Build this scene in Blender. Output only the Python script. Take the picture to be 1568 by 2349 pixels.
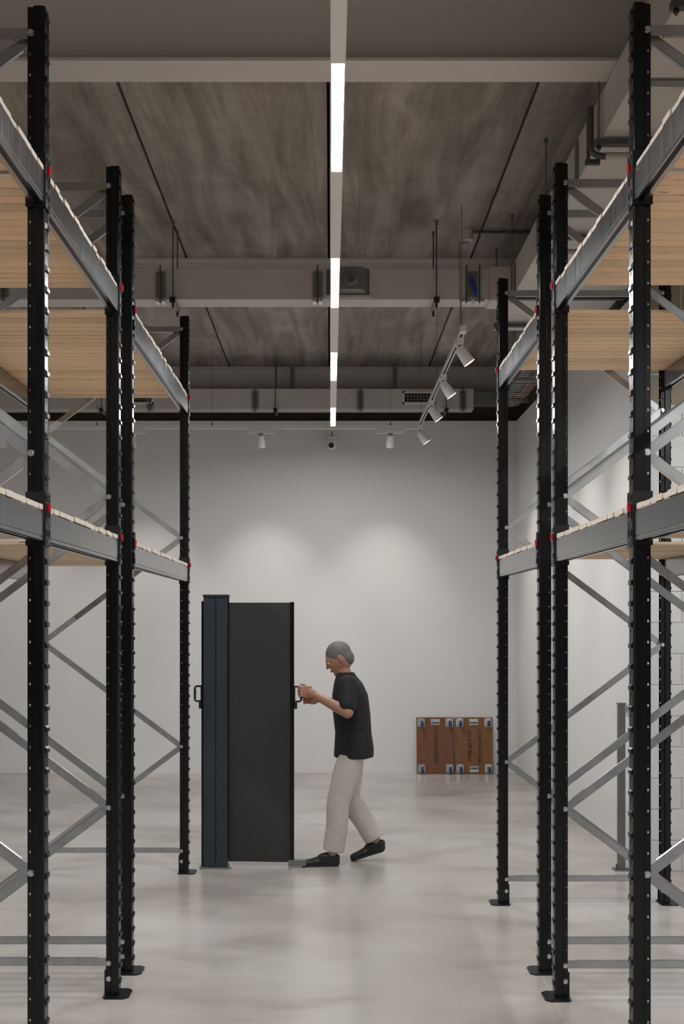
import bpy, bmesh, math, random
from mathutils import Vector, Matrix, Euler

for o in list(bpy.data.objects):
    bpy.data.objects.remove(o, do_unlink=True)
random.seed(7)
SC = bpy.context.scene
COL = SC.collection

# ------------------------------------------------------------------ camera
FPX, CX, CY, W = 2640.0, 757.0, 1426.0, 1568.0
EYE = 1.805
cam_d = bpy.data.cameras.new('camera')
cam_d.sensor_fit = 'HORIZONTAL'
cam_d.sensor_width = 24.0
cam_d.lens = 24.0 * FPX / W
cam_d.shift_x = (784.0 - CX) / W
cam_d.shift_y = (CY - 1174.5) / W
cam_d.clip_start = 0.05
cam = bpy.data.objects.new('camera', cam_d)
cam.location = (0, 0, EYE)
cam.rotation_euler = (math.pi / 2, 0, 0)
COL.objects.link(cam)
SC.camera = cam

# ------------------------------------------------------------------ world, exposure
wd = bpy.data.worlds.new('world')
SC.world = wd
wd.use_nodes = True
wd.node_tree.nodes['Background'].inputs[0].default_value = (0.9, 0.95, 1, 1)
wd.node_tree.nodes['Background'].inputs[1].default_value = 0.02
SC.view_settings.view_transform = 'Standard'
SC.view_settings.look = 'None'
SC.view_settings.gamma = 1.0
SC.view_settings.use_curve_mapping = False
SC.view_settings.exposure = 0.0
LED = 208.0          # radiance of the LED diffusers
SPOT_BACK = 42.0    # watts of each track spotlight on the back wall
SPOT_SIDE = 50.0

try:
    SC.cycles.caustics_reflective = False
    SC.cycles.caustics_refractive = False
    SC.cycles.max_bounces = 6
    SC.cycles.diffuse_bounces = 4
    SC.cycles.glossy_bounces = 3
    SC.cycles.transmission_bounces = 1
    SC.cycles.transparent_max_bounces = 2
    SC.cycles.use_adaptive_sampling = True
    SC.cycles.adaptive_threshold = 0.02
    SC.cycles.blur_glossy = 0.5
except Exception:
    pass

# ------------------------------------------------------------------ materials
def new_mat(name):
    m = bpy.data.materials.new(name)
    m.use_nodes = True
    nt = m.node_tree
    return m, nt, nt.nodes['Principled BSDF']

def ramp(nt, src, stops):
    r = nt.nodes.new('ShaderNodeValToRGB')
    el = r.color_ramp.elements
    while len(el) > 1:
        el.remove(el[-1])
    el[0].position = stops[0][0]
    el[0].color = (*stops[0][1], 1)
    for p, c in stops[1:]:
        e = el.new(p)
        e.color = (*c, 1)
    nt.links.new(src, r.inputs[0])
    return r.outputs[0]

def noise(nt, vec, scale, detail=4, rough=0.55, dist=0.0):
    n = nt.nodes.new('ShaderNodeTexNoise')
    n.inputs['Scale'].default_value = scale
    n.inputs['Detail'].default_value = detail
    n.inputs['Roughness'].default_value = rough
    n.inputs['Distortion'].default_value = dist
    if vec is not None:
        nt.links.new(vec, n.inputs['Vector'])
    return n.outputs['Fac']

def mapping(nt, scale=(1, 1, 1), rot=(0, 0, 0), kind='Object', offset_random=False):
    t = nt.nodes.new('ShaderNodeTexCoord')
    mp = nt.nodes.new('ShaderNodeMapping')
    mp.inputs['Scale'].default_value = scale
    mp.inputs['Rotation'].default_value = rot
    src = t.outputs[kind]
    if offset_random:
        oi = nt.nodes.new('ShaderNodeObjectInfo')
        mu = nt.nodes.new('ShaderNodeVectorMath'); mu.operation = 'SCALE'
        mu.inputs[0].default_value = (37.0, 53.0, 29.0)
        nt.links.new(oi.outputs['Random'], mu.inputs['Scale'])
        ad = nt.nodes.new('ShaderNodeVectorMath'); ad.operation = 'ADD'
        nt.links.new(src, ad.inputs[0]); nt.links.new(mu.outputs[0], ad.inputs[1])
        src = ad.outputs[0]
    nt.links.new(src, mp.inputs['Vector'])
    return mp.outputs['Vector']

def mixc(nt, fac, a, b, mode='MIX'):
    m = nt.nodes.new('ShaderNodeMix'); m.data_type = 'RGBA'; m.blend_type = mode
    for s, v in ((0, fac), (6, a), (7, b)):
        if isinstance(v, (int, float)):
            m.inputs[s].default_value = v
        elif isinstance(v, tuple):
            m.inputs[s].default_value = (*v, 1)
        else:
            nt.links.new(v, m.inputs[s])
    return m.outputs[2]

def bump(nt, src, strength=0.2, dist=0.01):
    b = nt.nodes.new('ShaderNodeBump')
    b.inputs['Strength'].default_value = strength
    b.inputs['Distance'].default_value = dist
    nt.links.new(src, b.inputs['Height'])
    return b.outputs['Normal']

def simple(name, col, rough=0.5, metal=0.0, var=0.08, scale=6.0, spec=0.5, bmp=0.0, coat=0.0):
    """plain painted or moulded surface with a faint procedural unevenness"""
    m, nt, p = new_mat(name)
    v = mapping(nt, offset_random=False)
    f = noise(nt, v, scale)
    lo = tuple(max(0, c * (1 - var)) for c in col)
    hi = tuple(min(1, c * (1 + var)) for c in col)
    c = ramp(nt, f, [(0.3, lo), (0.7, hi)])
    nt.links.new(c, p.inputs['Base Color'])
    p.inputs['Roughness'].default_value = rough
    p.inputs['Metallic'].default_value = metal
    p.inputs['Specular IOR Level'].default_value = spec
    p.inputs['Coat Weight'].default_value = coat
    if bmp:
        nt.links.new(bump(nt, noise(nt, v, 180), bmp, 0.002), p.inputs['Normal'])
    return m

def emit(name, col, strength):
    m, nt, p = new_mat(name)
    p.inputs['Base Color'].default_value = (*col, 1)
    p.inputs['Emission Color'].default_value = (*col, 1)
    p.inputs['Emission Strength'].default_value = strength
    return m

M = {}
M['wall'] = simple('white wall paint', (0.765, 0.755, 0.74), 0.75, var=0.015, scale=1.5)
M['black_steel'] = simple('black powder coat', (0.004, 0.005, 0.007), 0.22, var=0.15, spec=0.42)
M['plate_steel'] = simple('black bracket coat', (0.006, 0.007, 0.009), 0.38, var=0.15, spec=0.4)
M['duct'] = simple('painted duct', (0.58, 0.55, 0.52), 0.45, var=0.05, scale=3)
M['beam_paint'] = simple('painted ceiling steel', (0.66, 0.625, 0.60), 0.55, var=0.03, scale=2)
M['white_metal'] = simple('white fixture paint', (0.80, 0.79, 0.77), 0.4, var=0.01)
M['grey_metal'] = simple('dull grey steel', (0.23, 0.24, 0.23), 0.45, metal=0.6)
M['dark_metal'] = simple('dark grey steel', (0.10, 0.10, 0.095), 0.5, metal=0.4)
M['black'] = simple('black rubber', (0.012, 0.012, 0.013), 0.5)
M['chrome'] = simple('zinc plate', (0.75, 0.77, 0.79), 0.25, metal=1.0, var=0.05)
M['red'] = simple('red plastic', (0.55, 0.010, 0.03), 0.35)
M['blue'] = simple('blue rubber', (0.02, 0.05, 0.16), 0.4)
M['blue_tie'] = simple('blue strap', (0.01, 0.04, 0.35), 0.5)
M['orange'] = simple('orange cable', (0.75, 0.22, 0.08), 0.5)
M['navy'] = simple('navy powder coat', (0.026, 0.036, 0.048), 0.42, var=0.05)
M['mesh_fabric'] = simple('charcoal mesh fabric', (0.034, 0.033, 0.030), 0.75, var=0.06, scale=2, bmp=0.15)
M['post_grey'] = simple('grey post paint', (0.13, 0.13, 0.125), 0.45)
M['tape'] = simple('foil tape', (0.78, 0.75, 0.71), 0.4, var=0.02)
M['lettering'] = simple('black stencil paint', (0.02, 0.012, 0.01), 0.7)
M['white_print'] = simple('white print', (0.85, 0.84, 0.82), 0.6, var=0.02)
M['lens'] = emit('spot lens', (1.0, 0.93, 0.85), 6.0)
try: M['lens'].cycles.emission_sampling = 'NONE'
except Exception: M['lens'].emission_sampling = 'NONE'
M['led'] = emit('led diffuser', (0.97, 0.985, 1.0), LED)
M['skin'] = simple('skin', (0.42, 0.22, 0.15), 0.5, var=0.06)
M['hair'] = simple('grey hair', (0.16, 0.15, 0.145), 0.7, var=0.25, scale=60)
M['shirt'] = simple('black cotton', (0.014, 0.014, 0.017), 0.85, var=0.2, scale=20, bmp=0.2)
M['trousers'] = simple('pale cotton', (0.58, 0.55, 0.50), 0.85, var=0.06, scale=12, bmp=0.2)
M['shoe'] = simple('black leather', (0.012, 0.012, 0.014), 0.4, var=0.2)
M['sole'] = simple('shoe sole', (0.02, 0.02, 0.02), 0.8)
M['eye'] = simple('eye white', (0.75, 0.72, 0.70), 0.2)
M['iris'] = simple('dark iris', (0.03, 0.02, 0.015), 0.2)
M['lip'] = simple('lip', (0.36, 0.15, 0.12), 0.5)
M['dark_gap'] = simple('dark recess', (0.02, 0.018, 0.016), 0.9)

def mat_galv(name, base, rough, streak):
    m, nt, p = new_mat(name)
    v = mapping(nt, scale=streak, offset_random=True)
    f = noise(nt, v, 5, 5)
    c = ramp(nt, f, [(0.25, tuple(b * 0.86 for b in base)), (0.75, tuple(min(1, b * 1.1) for b in base))])
    nt.links.new(c, p.inputs['Base Color'])
    r = nt.nodes.new('ShaderNodeMapRange')
    r.inputs[3].default_value = rough - 0.05; r.inputs[4].default_value = rough + 0.08
    nt.links.new(f, r.inputs[0])
    nt.links.new(r.outputs[0], p.inputs['Roughness'])
    p.inputs['Metallic'].default_value = 0.92
    return m
M['galv'] = mat_galv('galvanised brace', (0.50, 0.515, 0.53), 0.30, (3, 3, 3))
M['beam_steel'] = mat_galv('galvanised beam', (0.27, 0.275, 0.285), 0.18, (6, 9, 0.6))

def mat_floor():
    m, nt, p = new_mat('polished concrete')
    v = mapping(nt)
    a = noise(nt, v, 0.6, 3, 0.55, 0.2)
    b = noise(nt, mapping(nt, (0.7, 1.3, 1), (0, 0, 0.15)), 1.3, 3, 0.5, 0.2)
    c1 = ramp(nt, a, [(0.30, (0.45, 0.41, 0.375)), (0.5, (0.57, 0.535, 0.50)), (0.70, (0.66, 0.635, 0.605))])
    c2 = ramp(nt, b, [(0.28, (0.56, 0.53, 0.50)), (0.47, (0.88, 0.865, 0.85)), (0.72, (1, 1, 1))])
    c = mixc(nt, 0.8, c1, c2, 'MULTIPLY')
    nt.links.new(c, p.inputs['Base Color'])
    r = nt.nodes.new('ShaderNodeMapRange')
    r.inputs[1].default_value = 0.25; r.inputs[2].default_value = 0.75
    r.inputs[3].default_value = 0.20; r.inputs[4].default_value = 0.32
    nt.links.new(b, r.inputs[0])
    nt.links.new(r.outputs[0], p.inputs['Roughness'])
    p.inputs['Specular IOR Level'].default_value = 0.5
    return m
M['floor'] = mat_floor()

def mat_ceiling():
    m, nt, p = new_mat('precast concrete')
    v = mapping(nt, offset_random=True)
    vs = mapping(nt, (3.2, 0.35, 1), (0, 0, 0.06), offset_random=True)
    a = noise(nt, vs, 1.5, 5, 0.6, 0.8)
    b = noise(nt, v, 1.6, 6, 0.65, 0.9)
    c = noise(nt, v, 30, 4, 0.6)
    c1 = ramp(nt, a, [(0.32, (0.20, 0.172, 0.146)), (0.48, (0.31, 0.275, 0.243)), (0.64, (0.44, 0.405, 0.37))])
    c2 = ramp(nt, b, [(0.3, (0.78, 0.76, 0.74)), (0.52, (1, 1, 1)), (0.72, (1.25, 1.23, 1.21))])
    col = mixc(nt, 0.8, c1, c2, 'MULTIPLY')
    c3 = ramp(nt, c, [(0.3, (0.85, 0.85, 0.85)), (0.65, (1.05, 1.05, 1.05))])
    col = mixc(nt, 0.7, col, c3, 'MULTIPLY')
    nt.links.new(col, p.inputs['Base Color'])
    p.inputs['Roughness'].default_value = 0.85
    nt.links.new(bump(nt, c, 0.25, 0.004), p.inputs['Normal'])
    return m
M['ceiling'] = mat_ceiling()

def mat_wood(name, light, mid, dark, knots=True, scale=1.0, axis=0, tint=0.22):
    """grain along local x (axis 0) or local z (axis 2), metres taken from true object size"""
    m, nt, p = new_mat(name)
    geo = nt.nodes.new('ShaderNodeNewGeometry')
    oi = nt.nodes.new('ShaderNodeObjectInfo')
    mu = nt.nodes.new('ShaderNodeVectorMath'); mu.operation = 'SCALE'
    mu.inputs[0].default_value = (17.0, 5.3, 9.1)
    nt.links.new(oi.outputs['Random'], mu.inputs['Scale'])
    ad = nt.nodes.new('ShaderNodeVectorMath'); ad.operation = 'ADD'
    nt.links.new(geo.outputs['Position'], ad.inputs[0]); nt.links.new(mu.outputs[0], ad.inputs[1])
    def mp(sc):
        q = nt.nodes.new('ShaderNodeMapping'); q.inputs['Scale'].default_value = sc
        nt.links.new(ad.outputs[0], q.inputs['Vector']); return q.outputs[0]
    def ax(l, c): return (l, c, c) if axis == 0 else (c, c, l)
    g = noise(nt, mp(ax(1.3 * scale, 42 * scale)), 1.0, 5, 0.6, 0.6)
    c1 = ramp(nt, g, [(0.28, mid), (0.52, light), (0.8, tuple(x * 1.05 for x in light))])
    k = noise(nt, mp(ax(9 * scale, 55 * scale)), 1.0, 2, 0.4)
    c2 = ramp(nt, k, [(0.68, (1, 1, 1)), (0.75, tuple(d / l for d, l in zip(dark, light)))])
    col = mixc(nt, 0.85 if knots else 0.0, c1, c2, 'MULTIPLY')
    t = ramp(nt, oi.outputs['Random'], [(0.0, (1 - tint, 1 - tint * 1.15, 1 - tint * 1.3)), (0.5, (1, 1, 1)), (1.0, (1.0, 1 - tint * .4, 1 - tint * .8))])
    col = mixc(nt, 1.0, col, t, 'MULTIPLY')
    nt.links.new(col, p.inputs['Base Color'])
    p.inputs['Roughness'].default_value = 0.7
    return m
M['pine'] = mat_wood('pine board', (0.80, 0.63, 0.455), (0.72, 0.545, 0.375), (0.27, 0.15, 0.08))
M['pine_end'] = simple('pine end grain', (0.74, 0.66, 0.56), 0.8, var=0.12, scale=9)
M['ply_red'] = mat_wood('red brown plywood', (0.23, 0.095, 0.048), (0.17, 0.065, 0.034), (0.08, 0.03, 0.02), False, 0.8, 2)
M['ply_tan'] = mat_wood('tan brown plywood', (0.23, 0.105, 0.040), (0.18, 0.078, 0.03), (0.08, 0.03, 0.02), True, 0.8, 2)

def mat_block(name, base, rough, bs):
    m, nt, p = new_mat(name)
    v = mapping(nt, offset_random=True)
    f = noise(nt, v, 60, 4, 0.7)
    oi = nt.nodes.new('ShaderNodeObjectInfo')
    c = ramp(nt, f, [(0.3, tuple(b * 0.9 for b in base)), (0.7, tuple(min(1, b * 1.06) for b in base))])
    t = ramp(nt, oi.outputs['Random'], [(0, (0.93, 0.93, 0.93)), (1, (1, 1, 1))])
    nt.links.new(mixc(nt, 1.0, c, t, 'MULTIPLY'), p.inputs['Base Color'])
    p.inputs['Roughness'].default_value = rough
    nt.links.new(bump(nt, f, bs, 0.006), p.inputs['Normal'])
    return m
M['block_white'] = mat_block('painted block', (0.76, 0.755, 0.74), 0.7, 0.35)
M['block_raw'] = mat_block('raw block', (0.33, 0.285, 0.215), 0.9, 0.5)
M['block_dark'] = mat_block('raw dark block', (0.20, 0.165, 0.125), 0.9, 0.5)
M['mortar_white'] = simple('painted mortar', (0.70, 0.695, 0.68), 0.8)
M['mortar'] = simple('mortar', (0.24, 0.21, 0.17), 0.9)

# ------------------------------------------------------------------ mesh helpers
class MB:
    def __init__(s):
        s.v = []; s.f = []
    def add(s, vs, fs):
        n = len(s.v); s.v += [tuple(v) for v in vs]; s.f += [tuple(i + n for i in f) for f in fs]
        return s
    def box(s, x0, x1, y0, y1, z0, z1):
        if x0 > x1: x0, x1 = x1, x0
        if y0 > y1: y0, y1 = y1, y0
        if z0 > z1: z0, z1 = z1, z0
        return s.add([(x0, y0, z0), (x1, y0, z0), (x1, y1, z0), (x0, y1, z0),
                      (x0, y0, z1), (x1, y0, z1), (x1, y1, z1), (x0, y1, z1)],
                     [(0, 3, 2, 1), (4, 5, 6, 7), (0, 1, 5, 4), (1, 2, 6, 5), (2, 3, 7, 6), (3, 0, 4, 7)])
    def obox(s, c, ax, ay, az, hx, hy, hz):
        c, ax, ay, az = Vector(c), Vector(ax), Vector(ay), Vector(az)
        vs = []
        for sz in (-1, 1):
            for sx, sy in ((-1, -1), (1, -1), (1, 1), (-1, 1)):
                vs.append(c + ax * hx * sx + ay * hy * sy + az * hz * sz)
        return s.add(vs, [(0, 3, 2, 1), (4, 5, 6, 7), (0, 1, 5, 4), (1, 2, 6, 5), (2, 3, 7, 6), (3, 0, 4, 7)])
    def tube(s, pts, r, n=8, caps=True, radii=None):
        pts = [Vector(p) for p in pts]
        rings = []
        for i, p in enumerate(pts):
            a = pts[max(i - 1, 0)]; b = pts[min(i + 1, len(pts) - 1)]
            d = (b - a).normalized()
            u = d.orthogonal().normalized() if i == 0 else (u - d * u.dot(d)).normalized()
            w = d.cross(u)
            rr = radii[i] if radii else r
            rings.append([p + (u * math.cos(2 * math.pi * k / n) + w * math.sin(2 * math.pi * k / n)) * rr for k in range(n)])
        vs = [q for ring in rings for q in ring]; fs = []
        for i in range(len(pts) - 1):
            for k in range(n):
                k2 = (k + 1) % n
                fs.append((i * n + k, i * n + k2, (i + 1) * n + k2, (i + 1) * n + k))
        if caps:
            fs.append(tuple(range(n - 1, -1, -1)))
            fs.append(tuple((len(pts) - 1) * n + k for k in range(n)))
        return s.add(vs, fs)
    def extrude_y(s, prof, y0, y1):
        """closed profile of (x,z) points extruded along y"""
        n = len(prof)
        vs = [(x, y0, z) for x, z in prof] + [(x, y1, z) for x, z in prof]
        fs = [(k, (k + 1) % n, n + (k + 1) % n, n + k) for k in range(n)]
        fs += [tuple(range(n - 1, -1, -1)), tuple(range(n, 2 * n))]
        return s.add(vs, fs)
    def sphere(s, c, r, nu=12, nv=8, rot=None):
        if not isinstance(r, (tuple, list)): r = (r, r, r)
        vs = []
        for j in range(nv + 1):
            t = math.pi * j / nv
            for i in range(nu):
                a = 2 * math.pi * i / nu
                q = Vector((r[0] * math.sin(t) * math.cos(a), r[1] * math.sin(t) * math.sin(a), r[2] * math.cos(t)))
                if rot: q = rot @ q
                vs.append(Vector(c) + q)
        fs = []
        for j in range(nv):
            for i in range(nu):
                i2 = (i + 1) % nu
                fs.append((j * nu + i, (j + 1) * nu + i, (j + 1) * nu + i2, j * nu + i2))
        return s.add(vs, fs)
    def mesh(s, name, mat=None, smooth=False, bevel=0.0, merge=False):
        me = bpy.data.meshes.new(name)
        bm = bmesh.new()
        bv = [bm.verts.new(v) for v in s.v]
        for f in s.f:
            try: bm.faces.new([bv[i] for i in f])
            except ValueError: pass
        if merge or smooth:
            bmesh.ops.remove_doubles(bm, verts=bm.verts, dist=1e-5)
        bmesh.ops.recalc_face_normals(bm, faces=bm.faces)
        if bevel:
            bmesh.ops.bevel(bm, geom=[e for e in bm.edges], offset=bevel, segments=1, affect='EDGES', clamp_overlap=True)
        bm.to_mesh(me); bm.free()
        if mat: me.materials.append(M[mat])
        if smooth:
            for p in me.polygons: p.use_smooth = True
            try: me.set_sharp_from_angle(angle=math.radians(40))
            except Exception: pass
        return me
    def obj(s, name, mat, parent=None, **kw):
        return link(name, s.mesh(name, mat, **kw), parent)

def link(name, data, parent=None, loc=(0, 0, 0), rot=(0, 0, 0), scale=(1, 1, 1)):
    o = bpy.data.objects.new(name, data)
    COL.objects.link(o)
    o.location = loc; o.rotation_euler = rot; o.scale = scale
    if parent: o.parent = parent
    return o

def tag(o, label, cat=None, group=None, kind=None):
    o['label'] = label
    if cat: o['category'] = cat
    if group: o['group'] = group
    if kind: o['kind'] = kind
    return o

def thing(name, label, cat, loc=(0, 0, 0), rot=(0, 0, 0), group=None):
    return tag(link(name, None, None, loc, rot), label, cat, group)

def struct(o, label):
    o['kind'] = 'structure'; o['label'] = label
    return o

# ------------------------------------------------------------------ the room
CEIL = 4.87
XL, XR, YB, YF = -7.0, 4.6, -9.0, 14.2
WALL_Y, WALL_X, LINING = 13.73, 2.22, 4.20
RET_Y = 8.33

struct(MB().box(XL - .1, XR + .1, YB - .1, YF + .1, -0.1, 0).obj('floor', 'floor'),
       'polished pale grey concrete floor')
struct(MB().box(XL, WALL_X, WALL_Y, WALL_Y + .1, 0, LINING).obj('wall_back', 'wall'),
       'white lined wall at the far end of the aisle')
struct(MB().box(WALL_X, WALL_X + .1, RET_Y, WALL_Y + .1, 0, LINING).obj('wall_right', 'wall'),
       'white lined side wall behind the right racks')
struct(MB().box(XL - .1, XL, YB, YF, 0, CEIL).obj('wall_left', 'wall'), 'white wall left of the racks')
struct(MB().box(XL, XR, YB - .1, YB, 0, CEIL).obj('wall_front', 'mortar'), 'bare wall behind the viewer')
struct(MB().box(XR, XR + .1, YB, RET_Y, 0, CEIL).obj('wall_side', 'wall'), 'white wall right of the racks')

# scored line and saw cut in the slab
fl = bpy.data.objects['floor']
for k in range(9):
    ya, yb = 5.0 + .30 * k, 5.0 + .30 * k + random.uniform(.16, .27)
    xa, xb = 1.058 + (ya - 5.163) * .0266, 1.058 + (yb - 5.163) * .0266
    MB().add([(xa, ya, .0004), (xa + .003, ya, .0004), (xb + .003, yb, .0004), (xb, yb, .0004)], [(0, 1, 2, 3)]).obj('score_line', 'duct', fl)
MB().box(XL, XR, 5.868, 5.871, .0001, .0004).obj('saw_cut', 'duct', fl)

# block walls: each block a piece standing a little proud of its mortar
def block_wall(root_name, label, x0, x1, y, z0, courses, mats, mortar, faces_x=None, skip=None, z_top=None):
    BH, BW, J = 0.225, 0.45, 0.010
    zt = z_top if z_top else z0 + courses * BH
    if faces_x is None:
        w = MB().box(x0, x1, y + .006, y + .1, z0 if z0 < .01 else z0, zt).obj(root_name, mortar)
    else:
        w = MB().box(faces_x + .006, faces_x + .1, x0, x1, z0, zt).obj(root_name, mortar)
    struct(w, label)
    shared = {}
    for c in range(courses):
        off = 0.0 if c % 2 else BW / 2
        a = x0 - off
        z = z0 + c * BH
        while a < x1:
            p0, p1 = max(a, x0), min(a + BW - J, x1)
            h = min(BH - J, zt - z)
            if p1 - p0 > .03 and h > .02 and not (skip and skip(c, p0, p1)):
                mt = mats(c)
                key = (round(p1 - p0, 3), round(h, 3), mt)
                if key not in shared:
                    if faces_x is None:
                        shared[key] = MB().box(0, p1 - p0, 0, .03, 0, h).mesh('block', mt, bevel=.003)
                    else:
                        shared[key] = MB().box(0, .03, 0, p1 - p0, 0, h).mesh('block', mt, bevel=.003)
                loc = (p0, y - random.random() * .002, z) if faces_x is None else (faces_x, p0, z)
                link('block', shared[key], w, loc)
            a += BW
    return w
block_wall('wall_return', 'white painted concrete block wall behind the right racks', WALL_X + .1, 3.9, RET_Y, 0.0, 22,
           lambda c: 'block_white' if c < 15 else 'block_raw', 'mortar_white', z_top=CEIL)
MB_hi = block_wall('wall_behind_lining', 'bare dark block wall above the white lining at the far end', XL, 2.7, YF, 3.915, 4,
                   lambda c: 'block_dark', 'mortar', z_top=CEIL)
block_wall('wall_upper_right', 'bare block wall above the white lining on the right', RET_Y + .1, YF, 0, 3.915, 4,
           lambda c: 'block_dark', 'mortar', faces_x=2.40, z_top=CEIL)

# ceiling of precast planks
ceil = struct(MB().box(XL - .1, XR + .1, YB - .1, YF + .1, CEIL + .1, CEIL + .2).obj('ceiling', 'dark_gap'),
              'bare concrete plank ceiling')
bays = [(YB, 5.69), (5.69, 9.81), (9.81, YF)]
for (b0, b1) in bays:
    L = b1 - b0 - .01
    pm = MB().box(-.592, .592, -L / 2, L / 2, 0, .12).mesh('plank', 'ceiling', bevel=.006)
    for k in range(-6, 5):
        xc = -0.012 + 1.2 * k + .6
        if XL - .6 < xc < XR + .6:
            link('plank', pm, ceil, (xc, (b0 + b1) / 2, CEIL))

# painted steel beams across the room
def i_beam(y, label):
    t = thing('ceiling_beam', label, 'beam', (0, y, CEIL - .345), group='steel beams across the ceiling')
    x0, x1 = XL, (1.40 if y < 6 else 2.40)
    x1 = XR if y < 6 else 2.40
    MB().box(x0, x1, -.11, .11, 0, .016).obj('bottom_flange', 'beam_paint', t)
    MB().box(x0, x1, -.006, .006, .016, .33).obj('web', 'beam_paint', t)
    MB().box(x0, x1, -.11, .11, .33, .345).obj('top_flange', 'beam_paint', t)
    return t
i_beam(5.69, 'painted steel beam crossing the top of the picture, nearest the viewer')
i_beam(9.81, 'painted steel beam behind the middle air duct')
i_beam(13.95, 'painted steel beam furthest back, above the end wall')

# ------------------------------------------------------------------ LED strip light
LZ = EYE + 2.06
def strip_light(x, y_start, y_end, label):
    """suspended white profile with flush LED sections that shine downwards only"""
    t = thing('linear_light', label, 'light', (x, 0, LZ), group='suspended linear lights')
    h = MB().box(-.028, .028, y_start, y_end, .006, .062)
    h.box(-.028, -.0238, y_start, y_end, -.004, .006).box(.0238, .028, y_start, y_end, -.004, .006)
    h.box(-.028, .028, y_end - .004, y_end, -.004, .006)
    h.obj('housing', 'white_metal', t)
    y = 4.245 - 3 * 2.279
    while y < y_end - .6:
        if y >= y_start:
            e = min(y + 1.008, y_end - .03)
            dm_ = MB().box(-.0235, .0235, y, e, -.002, .004).mesh('led_diffuser', 'white_metal')
            dm_.materials.append(M['led'])
            for p_ in dm_.polygons:
                if p_.normal.z < -.9: p_.material_index = 1      # only the underside shines
            link('led_diffuser', dm_, t)
            if y + 2.279 < y_end - .2:
                MB().box(-.0235, .0235, e + .006, y + 2.279 - .006, -.004, .004).obj('blank_cover', 'white_metal', t)
        y += 2.279
    for yy in (2.0, 6.6, 9.12, 11.6):
        if yy < y_end:
            MB().tube([(0, yy, .062), (0, yy, CEIL - LZ - .002)], .0025, 6).obj('suspension_wire', 'grey_metal', t)
    return t
strip = strip_light(.029, -2.8, 12.13, 'long white linear light with bright LED sections down the middle of the ceiling')
MB().box(-.029, .029, 8.08, 8.24, -.006, .004).obj('joint_box', 'white_metal', strip)
strip_light(-4.0, -2.8, 11.2, 'unseen linear light added left of the racks to brighten the room')  # added lamp outside the view, raises the light level from the left
strip_light(3.3, -2.8, 7.9, 'unseen linear light added right of the racks to brighten the room')  # second added lamp, also out of view, brightens the room from the right

# ------------------------------------------------------------------ air ducts
DZ0, DZ1 = EYE + 2.465, EYE + 2.705
def duct_joint(t, x, y, double=False, h=(DZ0, DZ1)):
    """bolted joint plate with hanger rod and clips, facing the viewer"""
    z0, z1 = h
    w = .036
    j = MB().box(x - w, x + w, y - .012, y + .002, z0 + .02, z1 - .03).obj('joint_plate', 'grey_metal', t)
    xs = (x - .05, x + .05) if double else (x,)
    for q in xs:
        MB().tube([(q, y - .02, z0 - .03), (q, y - .02, z1 + .02)], .006, 6).obj('joint_rod', 'dark_metal', j)
        for s in (-1, 1):
            MB().box(q + s * .012, q + s * .034, y - .03, y + .06, z0 - .022, z0 - .002).obj('joint_clip', 'chrome', j)
    for s in (-1, 1):
        for zz in (.075, .135):
            MB().box(x + s * (w + .003), x + s * (w + .065), y - .0012, y, z0 + zz, z0 + zz + .004).obj('tape_strip', 'tape', j)
    return j

d2 = thing('air_duct', 'rectangular air duct crossing the ceiling with a round jet nozzle', 'duct', (0, 0, 0))
MB().box(XL + .2, 1.27, 8.81, 9.02, DZ0, DZ1).obj('duct_body', 'duct', d2, bevel=.004)
MB().box(1.22, 1.3835, 8.79, 9.04, DZ0 - .012, DZ1 + .012).obj('duct_collar', 'duct', d2, bevel=.006)
for k in range(-4, 1):
    duct_joint(d2, -.097 + 1.2 * k, 8.81)
dj = duct_joint(d2, 1.09, 8.81, True)
MB().tube([(1.07, 8.775, DZ0 + .17), (1.085, 8.77, DZ0 + .12), (1.11, 8.77, DZ0 + .035)], .012, 8).obj('strap', 'blue_tie', dj)
# jet nozzle box
nb = MB()
bk = [(-.03, 8.81, EYE + 2.50), (.297, 8.81, EYE + 2.50), (.297, 8.81, EYE + 2.69), (-.03, 8.81, EYE + 2.69)]
fr = [(.03, 8.70, EYE + 2.515), (.240, 8.70, EYE + 2.515), (.240, 8.70, EYE + 2.685), (.03, 8.70, EYE + 2.685)]
nb.add(bk + fr, [(0, 1, 5, 4), (1, 2, 6, 5), (2, 3, 7, 6), (3, 0, 4, 7), (4, 5, 6, 7), (3, 2, 1, 0)])
nbo = nb.obj('nozzle_box', 'grey_metal', d2)
MB().box(.297, .325, 8.80, 8.812, EYE + 2.49, EYE + 2.70).obj('box_flange', 'duct', nbo)
MB().box(-.05, .325, 8.79, 8.812, EYE + 2.478, EYE + 2.497).obj('box_flange', 'duct', nbo)
MB().tube([(.158, 8.70, EYE + 2.595), (.158, 8.685, EYE + 2.595), (.158, 8.68, EYE + 2.595)], 0, 20, radii=[.058, .055, .044]).obj('nozzle_ring', 'grey_metal', nbo, smooth=True)
MB().tube([(.156, 8.682, EYE + 2.585), (.156, 8.665, EYE + 2.583)], .026, 16).obj('nozzle_jet', 'dark_metal', nbo, smooth=True)

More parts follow.
